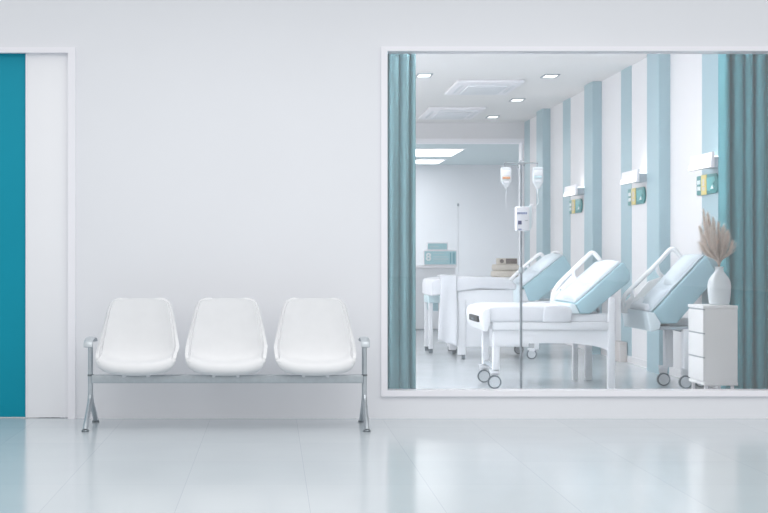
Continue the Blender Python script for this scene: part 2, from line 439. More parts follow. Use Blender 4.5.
def bed_sign(d0, d1, label):
    zc, hh = 1.760, 0.086
    t = thing('bed_sign', (XW, (d0 + d1) / 2, zc - hh), label, 'sign', 'rounded bedhead signs')
    xs = XW - .022
    L = d1 - d0
    def rounded(a, b, h, rn, rf):   # YZ outline, near end radius rn, far end radius rf
        pts = []
        for cy, sy, r in ((a + rn, -1, rn), (b - rf, 1, rf)):
            pass
        def arc(cy, cz, r, a0, a1): return [(cy + r * math.cos(a0 + (a1 - a0) * k / 6), cz + r * math.sin(a0 + (a1 - a0) * k / 6)) for k in range(7)]
        pts += arc(b - rf, zc + h - rf, rf, 0, PI / 2) + arc(a + rn, zc + h - rn, rn, PI / 2, PI)
        pts += arc(a + rn, zc - h + rn, rn, PI, 1.5 * PI) + arc(b - rf, zc - h + rf, rf, 1.5 * PI, 2 * PI)
        return pts
    MB().prism_x(rounded(d0, d1, hh, .075, .02), xs, XW - .005, 0.004).build('panel', 'sign_teal', t)
    yb0, yb1 = d1 - .50 * L, d1 - .25 * L
    MB().box(xs - .006, xs + .01, yb0, yb1, zc - hh - .002, zc + hh + .002, .004).build('band', 'sign_yellow', t)
    for s in (0, 1):
        for q in (0, 1):
            MB().box(xs - .005, xs + .004, d1 - .115 * L - .08 * s * L, d1 - .06 * L - .08 * s * L, zc - .045 + .055 * q, zc - .008 + .055 * q, .002).build('icon', 'sign_white', t)
    MB().prism_x([(d0 + .2, zc - .06), (d0 + .28, zc - .055), (d0 + .29, zc + .055), (d0 + .07, zc + .06), (d0 + .05, zc + .02), (d0 + .12, zc + .005), (d0 + .06, zc - .03)], xs - .004, xs + .004).build('print', 'sign_light', t, smooth=False)
    MB().prism_x([(d0 + .10, zc - .045), (d0 + .18, zc - .045), (d0 + .13, zc - .01)], xs - .006, xs + .004).build('white_mark', 'sign_white', t, smooth=False)  # white triangle over the light teal print
    bd = MB(); bd.box(xs - .008, xs, yb0 + .04, yb1 - .04, zc - .05, zc - .02); bd.box(xs - .008, xs, yb0 + .05, yb1 - .05, zc - .01, zc + .05)
    bd.build('band_mark', 'beige', t, smooth=False)
bed_sign(11.93, 12.52, 'teal and yellow rounded sign under the lamp nearest the window')
bed_sign(14.27, 14.94, 'teal and yellow rounded sign under the middle wall lamp')
bed_sign(17.18, 17.89, 'teal and yellow rounded sign under the farthest wall lamp')

# ------------------------------------------------------------------ curtains
def curtain(x0, x1, dc, folds, amp, m, label, z0=0.02, z1=CEIL - .03, ph=0.0, seedv=1):
    rnd = random.Random(seedv)
    offs = [rnd.uniform(-.5, .5) for _ in range(60)]
    amps = [rnd.uniform(.45, 1.0) for _ in range(60)]
    t = thing('curtain', ((x0 + x1) / 2, dc, z0), label, 'curtain')
    def fn(u, v):
        k = u * folds
        i = int(k) % 60
        a = k * 2 * PI + ph + offs[0]
        j = i + 1
        am = amps[i] + (amps[j % 60] - amps[i]) * (k - int(k))
        y = dc + amp * am * math.sin(a + .5 * math.sin(a * .37 + offs[1]))
        x = x0 + (x1 - x0) * u + 0.014 * math.cos(a) * math.sin(u * PI)
        return Vector((x, y, z0 + (z1 - z0) * v))
    b = MB(); b.grid(fn, int(folds * 26), 10)
    o = b.build('drape', m, t)
    s = o.modifiers.new('s', 'SOLIDIFY'); s.thickness = .004
    for p in o.data.polygons: p.use_smooth = True
    MB().box(x0 - .02, x1 + .02, dc - .02, dc + .02, z1, CEIL - .002, .004).build('curtain_track', 'trim', t)
    return t
curtain(3.40 + .025, 3.80, 10.70, 4.3, .048, 'curtain', 'teal pleated floor length curtain at the right end of the window', ph=1.2, seedv=5)
curtain(0.62, X(415.2, 10.12), 10.12, 5.4, .036, 'curtain_pale', 'grey teal gathered curtain at the left edge of the window', ph=2.2, seedv=11)

# ------------------------------------------------------------------ WAITING BENCH
bxl, bxr = -1.205, 0.613
bdc = 9.30
bench = thing('waiting_bench', ((bxl + bxr) / 2, bdc, 0), 'three seat white waiting bench on grey metal frame against the corridor wall', 'bench')
beam = MB(); beam.box(bxl + .01, bxr - .01, bdc - .035, bdc + .035, 0.292, 0.345, .005)
beam.build('beam', 'metal', bench)
def smooth_path(pts, n=6):
    out = []
    P_ = [Vector(p) for p in pts]
    for i in range(len(P_) - 1):
        p0 = P_[max(i - 1, 0)]; p1 = P_[i]; p2 = P_[i + 1]; p3 = P_[min(i + 2, len(P_) - 1)]
        for k in range(n):
            t = k / n
            out.append(.5 * ((2 * p1) + (-p0 + p2) * t + (2 * p0 - 5 * p1 + 4 * p2 - p3) * t * t + (-p0 + 3 * p1 - 3 * p2 + p3) * t ** 3))
    out.append(P_[-1]); return out
for bx in (bxl, bxr):
    po = MB().tube([(bx, bdc, .17), (bx, bdc, .563)], .0165, 16)
    post = po.build('post', 'metal', bench)
    MB().lathe([(.0165, .336), (.020, .338), (.020, .347), (.0165, .349)], bx, bdc, 24).build('collar', 'metal_dark', post)
    for s in (-1, 1):
        yf = 9.035 if s < 0 else 9.57
        lg = MB().tube(smooth_path([(bx, bdc + s * .004, .205), (bx, bdc + s * .03, .170), (bx, bdc + s * .115, .115), (bx, bdc + (yf - bdc) * .80, .055), (bx, yf, .008)]), .0175, 14)
        leg = lg.build('leg', 'metal', bench)
        MB().lathe([(.024, 0.0), (.025, .006), (.019, .014)], bx, yf, 20).build('foot_cap', 'metal_dark', leg)
    ap = smooth_path([(bx, bdc + .15, .566), (bx, bdc + .10, .582), (bx, bdc, .588), (bx, bdc - .07, .584), (bx, bdc - .115, .566), (bx, bdc - .128, .537)], 5)
    arm = MB().tube(ap, .029, 16, flat=(1.0, .38))
    arm.build('armrest', 'arm', bench)

PROF = [  # (toward camera, height, half width, edge curl toward camera, edge curl upward)
    (.120, .368, .212, -.02, .040), (.165, .371, .230, -.05, .052), (.190, .384, .243, -.075, .058), (.198, .398, .249, -.080, .060),
    (.189, .410, .252, -.076, .064), (.128, .411, .255, -.040, .082), (.024, .406, .258, .000, .104), (-.068, .412, .260, .034, .114),
    (-.124, .450, .260, .062, .092), (-.157, .520, .255, .076, .052), (-.179, .600, .246, .072, .018), (-.197, .680, .234, .060, .003),
    (-.210, .745, .221, .050, .000), (-.221, .795, .208, .040, .000), (-.228, .825, .192, .032, .000), (-.231, .840, .168, .024, .000), (-.2325, .8475, .128, .015, .000)]
def seat_surface(inset=0.0, lift=0.0, v0=0.0, v1=1.0):
    pts = PROF
    def ev(t):
        k = t * (len(pts) - 1); i = min(int(k), len(pts) - 2); f = k - i
        P_ = [pts[max(i - 1, 0)], pts[i], pts[i + 1], pts[min(i + 2, len(pts) - 1)]]
        return [.5 * (2 * P_[1][q] + (-P_[0][q] + P_[2][q]) * f + (2 * P_[0][q] - 5 * P_[1][q] + 4 * P_[2][q] - P_[3][q]) * f * f + (-P_[0][q] + 3 * P_[1][q] - 3 * P_[2][q] + P_[3][q]) * f ** 3) for q in range(5)]
    def fn(u, v):
        t = v0 + (v1 - v0) * v
        f, z, w_, cf, cu = ev(t)
        f2, z2 = ev(min(t + .01, 1.0))[:2]; f1, z1 = ev(max(t - .01, 0.0))[:2]
        tx, tz = f2 - f1, z2 - z1; l = math.hypot(tx, tz) or 1
        nx, nz = tz / l, -tx / l           # normal pointing up / toward the sitter
        if nz < -.2: nz = -.2
        s = (u - .5) * 2
        s = math.sin(s * PI / 2 * .985) / math.sin(PI / 2 * .985)
        ww = w_ - inset
        r = abs(s * ww / w_)
        r = min(r, 1.0); e = 1 - (1 - r ** 2.3) ** (1 / 2.3); g = r ** 3
        return (s * ww, f + cf * g + nx * lift, z + cu * e + nz * lift)
    return fn
def make_seat(parent, cx, cy):
    fs = seat_surface()
    b = MB(); b.grid(lambda u, v: Vector((cx + fs(u, v)[0], cy - fs(u, v)[1], fs(u, v)[2])), 28, 56)
    o = b.build('seat', 'shell', parent)
    s = o.modifiers.new('thick', 'SOLIDIFY'); s.thickness = .022; s.offset = 0
    bv = o.modifiers.new('bev', 'BEVEL'); bv.width = .009; bv.segments = 3; bv.limit_method = 'ANGLE'
    for p in o.data.polygons: p.use_smooth = True
    fp = seat_surface(.016, .017, .15, .965)
    b = MB(); b.grid(lambda u, v: Vector((cx + fp(u, v)[0], cy - fp(u, v)[1], fp(u, v)[2])), 28, 56)
    pad = b.build('seat_pad', 'pad', o)
    s = pad.modifiers.new('thick', 'SOLIDIFY'); s.thickness = .030; s.offset = 0
    bv = pad.modifiers.new('bev', 'BEVEL'); bv.width = .012; bv.segments = 4; bv.limit_method = 'ANGLE'
    for p in pad.data.polygons: p.use_smooth = True
    for dx in (-.078, .078):
        MB().box(cx + dx - .010, cx + dx + .010, cy - .12, cy + .05, .345, .362, .004).build('mount', 'plastic', o)
    return o
for sx in (-.886, -.301, .284): make_seat(bench, sx, 9.22)

# ------------------------------------------------------------------ HOSPITAL BEDS
def caster(parent, x, D, r=.056, top=.16):
    z = r + .002
    c = MB().disc_y(x, z, r, D - .014, D + .014, 36, r * .80).build('wheel', 'rubber', parent)
    MB().disc_y(x, z, r * .80, D - .011, D + .011, 32).build('wheel_disc', 'wheel', c)
    f = MB(); f.prism([(x - .042, top), (x + .042, top), (x + .044, top - .02), (x + .030, z + .02), (x + .008, z - .012), (x - .026, z + .01), (x - .036, top - .02)], D + .016, D + .026)
    f.prism([(x - .036, top), (x + .036, top), (x + .032, top - .03), (x - .032, top - .03)], D - .02, D + .026)
    f.build('fork', 'plastic', c)
    return c

def raised_back(parent, Dn, wid, A, B, Cc, E, Fp, topt=.022, pil=True):
    """backrest section: teal sided mattress between Dn and Dn+wid, outline from measured side view"""
    A, B, Cc, E, Fp = [Vector((X(p[0], Dn), Z(p[1], Dn))) for p in (A, B, Cc, E, Fp)]
    d = (Fp - A).normalized(); nrm = Vector((-d.y, d.x))
    Dd = E + (E - Fp).normalized() * .0 + Vector((.004, -.075))
    pts = [A, B, Cc, Dd, E, Fp]
    o = MB().prism([(p.x, p.y) for p in pts], Dn, Dn + wid, .012).build('backrest', 'bed_teal', parent)
    top = [A + nrm * .004 - d * .0, Fp + nrm * .004, Fp + nrm * topt - d * .02, A + nrm * topt + d * .02]
    MB().prism([(p.x, p.y) for p in top], Dn + .035, Dn + wid - .015, .016).build('mattress_top', 'bed_white', o)
    L = (Fp - A).length
    def cushion(t0, t1, y0, y1, h, name, m):
        b = MB()
        def fn(u, v):
            s, q = u * 2 - 1, v * 2 - 1
            k = max(0.0, (1 - abs(s) ** 3) * (1 - abs(q) ** 3)) ** .6
            p = A + d * (L * (t0 + (t1 - t0) * u)) + nrm * (topt + .002 + h * k)
            return Vector((p.x, y0 + (y1 - y0) * v, p.y))
        b.grid(fn, 18, 18)
        x = b.build(name, m, o)
        return x
    cushion(.44, .97, Dn + .06, Dn + .52 * wid + .04, .058, 'pillow', 'pillow')
    cushion(.04, .36, Dn + .06, Dn + .56 * wid + .04, .05, 'lumbar_pad', 'bed_white')
    return o, A, d, nrm, L

def side_rail(parent, D, pts_px, panel_px, cross_px, r=.020):
    pts = smooth_path([(X(x, D), D, Z(y, D)) for x, y in pts_px], 5)
    o = MB().tube(pts, r, 12).build('side_rail', 'rail_white', parent)
    if panel_px:
        MB().prism([(X(x, D), Z(y, D)) for x, y in panel_px], D - .012, D + .012, .006).build('rail_panel', 'rail_white', o)
    for c in cross_px:
        MB().tube(smooth_path([(X(x, D), D, Z(y, D)) for x, y in c], 5), r * .9, 10).build('rail_bar', 'rail_white', o)
    return o

# --- middle bed
Dn = 11.9
def PX(x, y, D=Dn): return (X(x, D), Z(y, D))
bed = thing('hospital_bed', (X(542, Dn), Dn + .45, 0), 'white hospital bed in the middle, full length with raised backrest, two casters at its foot', 'hospital bed', 'ward beds with raised backrests')
wid = .92
MB().box(X(493, Dn), X(609.5, Dn), Dn, Dn + wid, Z(330, Dn), Z(322.3, Dn), .006).build('frame', 'plastic', bed)
# arched apron
ap_pts = [PX(495, 330), PX(609, 330), PX(609, 351)]
for x, y in ((603, 348.2), (592, 345.6), (575, 343.8), (550, 343.2), (525, 343.6), (505, 345.2), (495, 346)): ap_pts.append(PX(x, y))
MB().prism(ap_pts, Dn + .02, Dn + .045).build('apron', 'plastic', bed)
MB().box(X(571, Dn), X(609.5, Dn), Dn + .03, Dn + wid - .03, Z(322.4, Dn), Z(314, Dn), .01).build('deck', 'plastic', bed)
# foot frame bar
MB().box(X(484, Dn), X(496, Dn), Dn + .01, Dn + wid - .01, Z(329.5, Dn), Z(322.3, Dn), .006).build('foot_bar', 'plastic', bed)
# head posts
for yy in (Dn, Dn + wid - .06):
    MB().prism([(2.858, .004), (2.918, .004), (2.918, Z(299, Dn)), (2.905, Z(297, Dn)), (2.866, Z(297, Dn)), (2.858, Z(298.5, Dn))], yy, yy + .06, .006).build('head_post', 'plastic', bed)
MB().box(2.858, 2.918, Dn + .05, Dn + wid - .05, .50, .56, .006).build('head_bar', 'plastic', bed)
for x, D in ((497.0, Dn + .03), (497.0, Dn + .62)):
    xx = X(x, Dn)
    MB().prism([(xx - .030, .15), (xx + .030, .15), (xx + .030, Z(330, Dn) + .01), (xx - .030, Z(330, Dn) + .01)], D, D + .06, .006).build('foot_post', 'plastic', bed)
    caster(bed, xx - .014, D + .02, .058, .165)
MB().box(X(497, Dn) - .02, X(497, Dn) + .02, Dn + .08, Dn + .64, .17, .20, .004).build('foot_brace', 'grey', bed)
MB().box(X(574.5, Dn + wid) - .022, X(574.5, Dn + wid) + .022, Dn + wid - .05, Dn + wid, .004, .5, .004).build('centre_leg', 'plastic', bed)
# mattress with tucked linen
mt = MB()
x0m, x1m, z0m, z1m = X(482, Dn), X(571, Dn), Z(322.3, Dn), Z(306, Dn)
mt.prism([(x0m + .01, z0m - .0), (x1m, z0m), (x1m, z1m - .045), (x1m - .035, z1m - .006), (x1m - .12, z1m), (x0m + .25, z1m + .004), (x0m + .09, z1m), (x0m + .03, z1m - .02), (x0m, z1m - .06)], Dn - .01, Dn + wid, .022, 4)
mo = mt.build('mattress', 'linen', bed)
MB().prism([(X(543, Dn), z0m + .002), (X(570, Dn), z0m + .002), (X(572, Dn), z1m - .04), (X(568, Dn), z1m - .004), (X(561, Dn), z1m + .006), (X(546, Dn), z1m + .006), (X(543.5, Dn), z1m - .01)], Dn - .018, Dn + wid - .03, .010).build('folded_sheet', 'linen', mo)
# foot end shell with black handle
fe = MB()
fe.prism([PX(481, 318), PX(481.5, 312), PX(484, 308.8), PX(489, 307.4), PX(491, 313), PX(490, 324), PX(488, 331.5), PX(484.5, 331.5), PX(482, 325)], Dn - .022, Dn + wid, .012)
fo = fe.build('foot_end', 'plastic', bed)
xh = X(481, Dn)
MB().box(xh - .018, xh + .02, 12.02, 12.50, Z(321.2, 12.2), Z(315.2, 12.2), .006).build('handle', 'black', fo)
fo.children[-1]['label'] = 'black foot end handle'
MB().box(xh - .022, xh - .012, 12.2, 12.32, Z(319.4, 12.3), Z(317.4, 12.3), .002).build('handle_slot', 'rubber', fo.children[-1])
bk, *_ = raised_back(bed, Dn, wid, (576, 304), (580.5, 314), (590.7, 313.6), (630, 272), (623.5, 262))
MB().prism([PX(570.5, 303.5), PX(575.5, 304.5), PX(580, 313.8), PX(571.5, 313.8)], Dn + .01, Dn + wid - .02, .006).build('hinge_cover', 'plastic_blue', bed)
for x0_, x1_ in ((592, 602), (607, 603)):
    MB().tube([(X(x0_, Dn), Dn + .3, Z(314, Dn)), (X(x1_, Dn), Dn + .3, Z(300, Dn))], .016, 8).build('backrest_strut', 'grey', bed)
Df = Dn + wid
side_rail(bed, Df - .02, [(552.5, 303), (553.0, 296), (556, 288), (563, 279.5), (575, 268), (586, 257.5), (590.5, 253.3), (594.0, 253.2), (598, 257.5), (601, 262)],
          [(553.5, 304), (554.5, 293), (560, 287.5), (566, 283), (573.5, 275), (577, 283), (577, 304)],
          [[(573, 270), (573.5, 276), (577, 280)], [(556, 294), (563, 287), (572, 277)]])
MB().box(X(559, Df), X(560.4, Df), Df - .04, Df - .03, Z(290.4, Df), Z(289, Df)).build('rail_button', 'grey', bed)

# --- near bed at the right
bed = thing('hospital_bed', (X(672, Dn), Dn + .45, 0), 'large hospital bed on the right, raised backrest partly behind the white drawer cabinet', 'hospital bed', 'ward beds with raised backrests')
wid = .90
bk, *_ = raised_back(bed, Dn + .02, .60, (653, 313), (661, 324), (677, 323.4), (715, 270), (706.5, 255), .025)
sb = MB(); sb.prism([PX(647.5, 311.5), PX(655, 313), PX(661.5, 323.5), PX(660, 329), PX(655, 331.5), PX(650.5, 331.5)], Dn + .01, Dn + wid, .008)
sb.build('seat_section', 'plastic_blue', bed)
MB().prism([PX(648, 311.4), PX(650, 306), PX(661, 299), PX(660.5, 306), PX(655.5, 312.6)], Dn + .12, Dn + .64, .02).build('seat_cushion', 'linen', bed)
fr_ = MB(); fr_.box(X(656, Dn), 3.78, Dn + .03, Dn + wid - .1, Z(330.2, Dn), Z(326.6, Dn), .004)
fr_.prism([PX(673, 330), PX(716, 330), PX(716, 336), PX(690, 334)], Dn + .10, Dn + .13)
fr_.build('frame', 'grey', bed)
MB().box(X(672, Dn), X(716, Dn), Dn + .15, Dn + wid - .15, Z(326.7, Dn), Z(321, Dn), .006).build('deck', 'plastic', bed)
for x, D in ((668.0, Dn + .32), (686.5, Dn + .05)):
    xx = X(x, D)
    MB().box(xx - .036, xx + .036, D - .036, D + .036, .17, Z(330, Dn) + .005, .008).build('post', 'plastic', bed)
    caster(bed, X(x - (4.5 if x < 680 else .9), D), D, .057, .18)
for D in (Dn + .18, Dn + .45):
    MB().box(3.66, 3.74, D - .04, D + .04, .17, Z(330, Dn) + .005, .008).build('post', 'plastic', bed)
    caster(bed, 3.70, D, .057, .18)
Df = Dn + .70
side_rail(bed, Df - .02, [(623.0, 313), (622.8, 303), (624.5, 296.5), (630, 290), (645, 275.5), (660, 260.5), (668, 251.5), (671.5, 249.2), (675, 250.5), (681, 257.5), (688, 264)],
          [(623.5, 313), (626, 303.5), (633, 299), (640, 291), (648, 281.5), (660, 277), (668, 278.5), (664, 290), (656, 312), (645, 314)],
          [[(656.5, 264), (658, 271), (662, 276), (667, 277.3), (672, 275.5)], [(631.5, 290), (632.2, 297), (626, 303.5)]], .021)

# --- far bed
Dn3 = 15.38
def P3(x, y): return (X(x, Dn3), Z(y, Dn3))
bed = thing('hospital_bed', (X(500, Dn3), Dn3 + .45, 0), 'farthest hospital bed, deep white foot panel and raised backrest behind the drip stand', 'hospital bed', 'ward beds with raised backrests')
wid = .92
raised_back(bed, Dn3, wid, (523.7, 286.8), (529, 301), (537.7, 301), (571, 266), (564, 255), .022)
MB().box(X(457.5, Dn3), X(529, Dn3), Dn3 + .02, Dn3 + wid - .02, Z(347, Dn3), Z(289.5, Dn3), .008).build('body_panel', 'plastic', bed)
MB().box(X(517, Dn3), X(572, Dn3), Dn3 + .02, Dn3 + wid - .02, Z(309, Dn3), Z(301, Dn3), .008).build('deck', 'plastic', bed)
MB().box(X(513.5, Dn3), X(522, Dn3), Dn3 + .0, Dn3 + wid - .02, Z(304, Dn3), Z(285, Dn3), .01).build('hinge_cover', 'plastic_blue', bed)
m3 = MB()
m3.prism([P3(431.2, 296.5), P3(431.0, 284), P3(432.5, 280.0), P3(437, 278.8), P3(470, 276.6), P3(500, 277.6), P3(511, 280.0), P3(516.5, 285), P3(516.5, 290), P3(505, 289.6), P3(480, 288.5), P3(442, 294.5)], Dn3 - .012, Dn3 + wid, .022, 4)
m3.build('mattress', 'linen', bed)
for yy in (Dn3, Dn3 + wid - .12):
    for xx, ww in ((462.0, .040), (537.0, .022)):
        lg = MB().box(X(xx, Dn3) - ww, X(xx, Dn3) + ww, yy + .0, yy + .06, .05 if xx < 500 else .11, Z(300, Dn3), .005).build('leg', 'plastic', bed)
        if xx < 500: MB().box(X(xx, Dn3) + .0, X(xx, Dn3) + .034, yy + .005, yy + .05, .0, .052, .006).build('foot_cap', 'rubber', lg)
        else: caster(bed, X(532, Dn3), yy + .03, .055, .12)
side_rail(bed, Dn3 + wid, [(500, 296), (503.5, 288), (512, 278), (525, 266), (536, 256.5), (540.5, 254), (543.5, 257), (546, 262)],
          [(501, 300), (504, 291), (514, 282), (522, 276), (526, 280), (522, 300)], [[(527, 265), (531, 269), (541, 260)], [(545, 262), (553, 253), (559, 252.5), (562, 257)]])

# cloth hanging over the foot of the far bed
dr = MB()
def drape(u, v):
    xl = X(440.5 - 2.6 * v, Dn3); xr = X(457 - .6 * v, Dn3)
    x = xl + (xr - xl) * u
    if v < .25:
        q = v / .25
        return Vector((x, Dn3 + .35 - q * .37, Z(278.0, Dn3) + .03 - .006 * math.cos(u * 9)))
    q = (v - .25) / .75
    zt, zb = Z(278.0, Dn3) + .03, Z(345.5 - 4.5 * (1 - u) , Dn3)
    return Vector((x + .006 * math.sin(q * 6 + u * 4), Dn3 - .03 - .012 * math.sin(u * 7 + q * 1.5) * q, zt + (zb - zt) * q))
dr.grid(drape, 20, 32)
do = dr.build('blanket', 'linen', loc=(X(448, Dn3), Dn3, Z(345, Dn3)))
tag(do, 'white cloth hanging over the foot of the farthest bed', 'blanket')
sm = do.modifiers.new('s', 'SOLIDIFY'); sm.thickness = .012

# pale teal side table at the foot of the far bed
Dt = 16.35
tb_ = thing('side_table', (X(437, Dt), Dt + .25, 0), 'pale teal topped small table under the foot of the farthest bed', 'table')
MB().box(X(428.5, Dt), X(458, Dt), Dt, Dt + .5, Z(303, Dt), Z(295.5, Dt), .008).build('table_top', 'pale_teal', tb_)
MB().box(X(431, Dt), X(438.6, Dt), Dt + .03, Dt + .4, Z(311, Dt), Z(303, Dt), .006).build('drawer', 'stripe', tb_)
for x in (X(431.5, Dt - .05), X(455, Dt)):
    for D in (Dt + .02, Dt + .45):
        lg = MB().box(x - .024, x + .024, D, D + .05, .05, Z(302.8, Dt), .005).build('leg', 'plastic', tb_)
        MB().box(x - .02, x + .024, D + .002, D + .048, 0, .052, .004).build('foot_cap', 'rubber', lg)

# reception counter in the opening at the far end with two notice boards
Dc = 21.5
ct = thing('reception_counter', (2.0, Dc + .25, 0), 'low white reception counter at the back left of the ward', 'counter')
MB().box(-.5, X(455.0, Dc), Dc, Dc + .5, .02, Z(268, Dc), .006).build('counter_body', 'plastic', ct)
MB().box(-.55, X(456.5, Dc), Dc - .04, Dc + .52, Z(268, Dc), Z(265.4, Dc), .006).build('counter_top', 'trim', ct)
MB().box(-.5, X(455.0, Dc), Dc + .02, Dc + .48, 0, .03).build('plinth', 'grey', ct)

def board(x0, x1, y0, y1, D, label, marks, name='notice_board'):
    t = thing(name, (X((x0 + x1) / 2, D), D, Z(y1, D)), label, 'notice board')
    MB().box(X(x0, D), X(x1, D), D, D + .06, Z(y1, D), Z(y0, D), .006).build('case', 'trim', t)
    MB().box(X(x0 + .9, D), X(x1 - .9, D), D - .006, D + .01, Z(y1 - .9, D), Z(y0 + .9, D)).build('face', 'board_teal', t, smooth=False)
    for (a, b, c, d, m) in marks:
        MB().box(X(a, D), X(b, D), D - .012, D, Z(d, D), Z(c, D)).build('print', m, t, smooth=False)
    return t
Dd_ = Dc + .12
b1 = board(423.6, 457.0, 250.4, 265.3, Dd_, 'wide teal board with white numeral 8 standing on the reception counter',
      [(433.2, 447.5, 256.2, 257.2, 'board_pale'), (433.2, 448.5, 258.2, 259.8, 'board_pale'), (433.2, 446.5, 260.8, 261.4, 'board_pale'), (433.2, 444.0, 253.2, 253.8, 'board_pale'), (449.8, 451.2, 252.5, 263.5, 'board_deep'), (452.6, 454.8, 252.5, 263.5, 'board_deep')])
text_mesh('8', .165, 'sign_white', 'numeral', b1, (X(428.4, Dd_), Dd_ - .012, Z(257.3, Dd_)), ((1, 0, 0), (0, 0, 1)))
b2 = board(426.9, 447.8, 242.6, 250.3, Dd_ + .005, 'smaller teal board standing on top of the wider numeral board',
      [(430, 438.5, 246.0, 247.2, 'board_pale')])

# thin pole lamp behind the counter
pl = thing('floor_pole', (X(458.2, 22.4), 22.4, 0), 'thin grey pole with small knob beside the reception counter', 'pole')
xx = X(458.2, 22.4)
MB().tube([(xx, 22.4, .03), (xx, 22.4, Z(206, 22.4))], .008, 10).build('pole', 'far', pl)
MB().lathe([(.005, Z(206.5, 22.4)), (.016, Z(205.8, 22.4)), (.020, Z(204.6, 22.4)), (.012, Z(203.6, 22.4)), (.004, Z(203, 22.4))], xx, 22.4, 16).build('knob', 'grey', pl)
MB().lathe([(.13, 0), (.13, .015), (.03, .035), (.012, .04)], xx, 22.4, 24).build('base', 'grey', pl)

# cabinet behind the far bed with folded cloths and a box
Db = 19.3
bc = thing('bedside_cabinet', (X(508, Db), Db + .25, 0), 'white bedside cabinet under beige cloths behind the farthest bed', 'cabinet')
bx0, bx1, bzt = X(494.5, Db), X(521, Db), Z(277.2, Db)
MB().box(bx0, bx1, Db, Db + .45, .03, bzt - .03, .006).build('carcass', 'cab', bc)
MB().box(bx0 - .01, bx1 + .01, Db - .015, Db + .46, bzt - .03, bzt, .004).build('top', 'cab', bc)
for k in range(3):
    z0 = .06 + k * .25
    dd = MB().box(bx0 + .012, bx1 - .012, Db - .012, Db + .004, z0, z0 + .23, .003).build('drawer', 'cab', bc)
    MB().box((bx0 + bx1) / 2 - .06, (bx0 + bx1) / 2 + .06, Db - .03, Db - .012, z0 + .15, z0 + .165, .004).build('handle', 'grey', dd)
def cloth_stack(x0, x1, y0, y1, D, label, m='beige'):
    z0, z1 = Z(y1, D), Z(y0, D)
    b = MB(); b.box(X(x0, D), X(x1, D), D, D + .3, z0, z1, min(.028, (z1 - z0) * .45))
    o = b.build('folded_cloth', m, loc=((X(x0, D) + X(x1, D)) / 2, D + .15, z0)); tag(o, label, 'cloth', 'beige cloths on the far bedside cabinet')
cloth_stack(493.8, 518.8, 270.9, 277.2, Db + .02, 'beige folded cloth at the bottom of the stack behind the far bed')
cloth_stack(494.8, 519.5, 264.3, 270.8, Db + .03, 'beige folded cloth on top of the stack behind the far bed')
t = thing('tissue_box', (X(509, Db), Db + .1, Z(264.2, Db)), 'small beige and dark brown box lying on the folded cloths', 'box')
MB().box(X(499.0, Db), X(518.2, Db), Db + .05, Db + .25, Z(264.2, Db), Z(258.2, Db), .006).build('box_body', 'beige', t)
MB().box(X(506.5, Db), X(517.6, Db), Db + .042, Db + .055, Z(263.6, Db), Z(258.6, Db), .002).build('dark_panel', 'brown', t)
MB().disc_y(X(502.4, Db), Z(261.2, Db), .028, Db + .044, Db + .052, 20).build('round_mark', 'brown', t)

# low beige box at the foot of the striped wall
sbx = thing('storage_box', (3.76, 15.16, 0), 'low beige box on the floor against the striped wall', 'box')
MB().box(XW - .10, XW - .013, 15.0, 15.32, 0.0, .19, .006).build('box_body', 'beige_box', sbx)
MB().box(XW - .105, XW - .013, 14.995, 15.325, .19, .212, .004).build('lid', 'beige_box', sbx)

# ------------------------------------------------------------------ DRIP STAND, BAGS, PUMP
Di = 11.0
xi = X(521, Di)
iv = thing('drip_stand', (xi, Di, 0), 'tall thin grey drip stand in front of the middle bed', 'drip stand')
MB().tube([(xi, Di, .06), (xi, Di, 1.02)], .0105, 12).build('lower_pole', 'steel', iv)
MB().tube([(xi, Di, 1.0), (xi, Di, Z(160.5, Di))], .0085, 12).build('upper_pole', 'steel', iv)
MB().lathe([(.013, 1.0), (.019, 1.005), (.019, 1.04), (.013, 1.05)], xi, Di, 16).build('collar', 'grey', iv)
hk = MB()
zb = Z(163.2, Di)
hk.tube(smooth_path([(X(504.8, Di), Di, zb - .03), (X(504.6, Di), Di, zb), (X(506.5, Di), Di, zb), (xi, Di, zb), (X(535.5, Di), Di, zb), (X(537.6, Di), Di, zb), (X(537.8, Di), Di, zb - .03)], 4), .005, 8)
hk.tube(smooth_path([(xi, Di - .13, zb - .03), (xi, Di - .13, zb), (xi, Di, zb), (xi, Di + .13, zb), (xi, Di + .13, zb - .03)], 4), .005, 8)
hk.build('hanger_bar', 'steel', iv)
MB().lathe([(.010, zb - .012), (.016, zb - .008), (.016, zb + .012), (.008, zb + .018)], xi, Di, 14).build('hub', 'metal_dark', iv)
for k in range(5):
    a = 2 * PI * k / 5 + .3
    ca, sa = math.cos(a), math.sin(a)
    lg = MB().tube([(xi + .01 * ca, Di + .01 * sa, .075), (xi + .25 * ca, Di + .25 * sa, .055)], .013, 10).build('base_leg', 'grey', iv)
    MB().disc_y(xi + .25 * ca, .026, .026, Di + .25 * sa - .011, Di + .25 * sa + .011, 18).build('caster', 'rubber', lg)

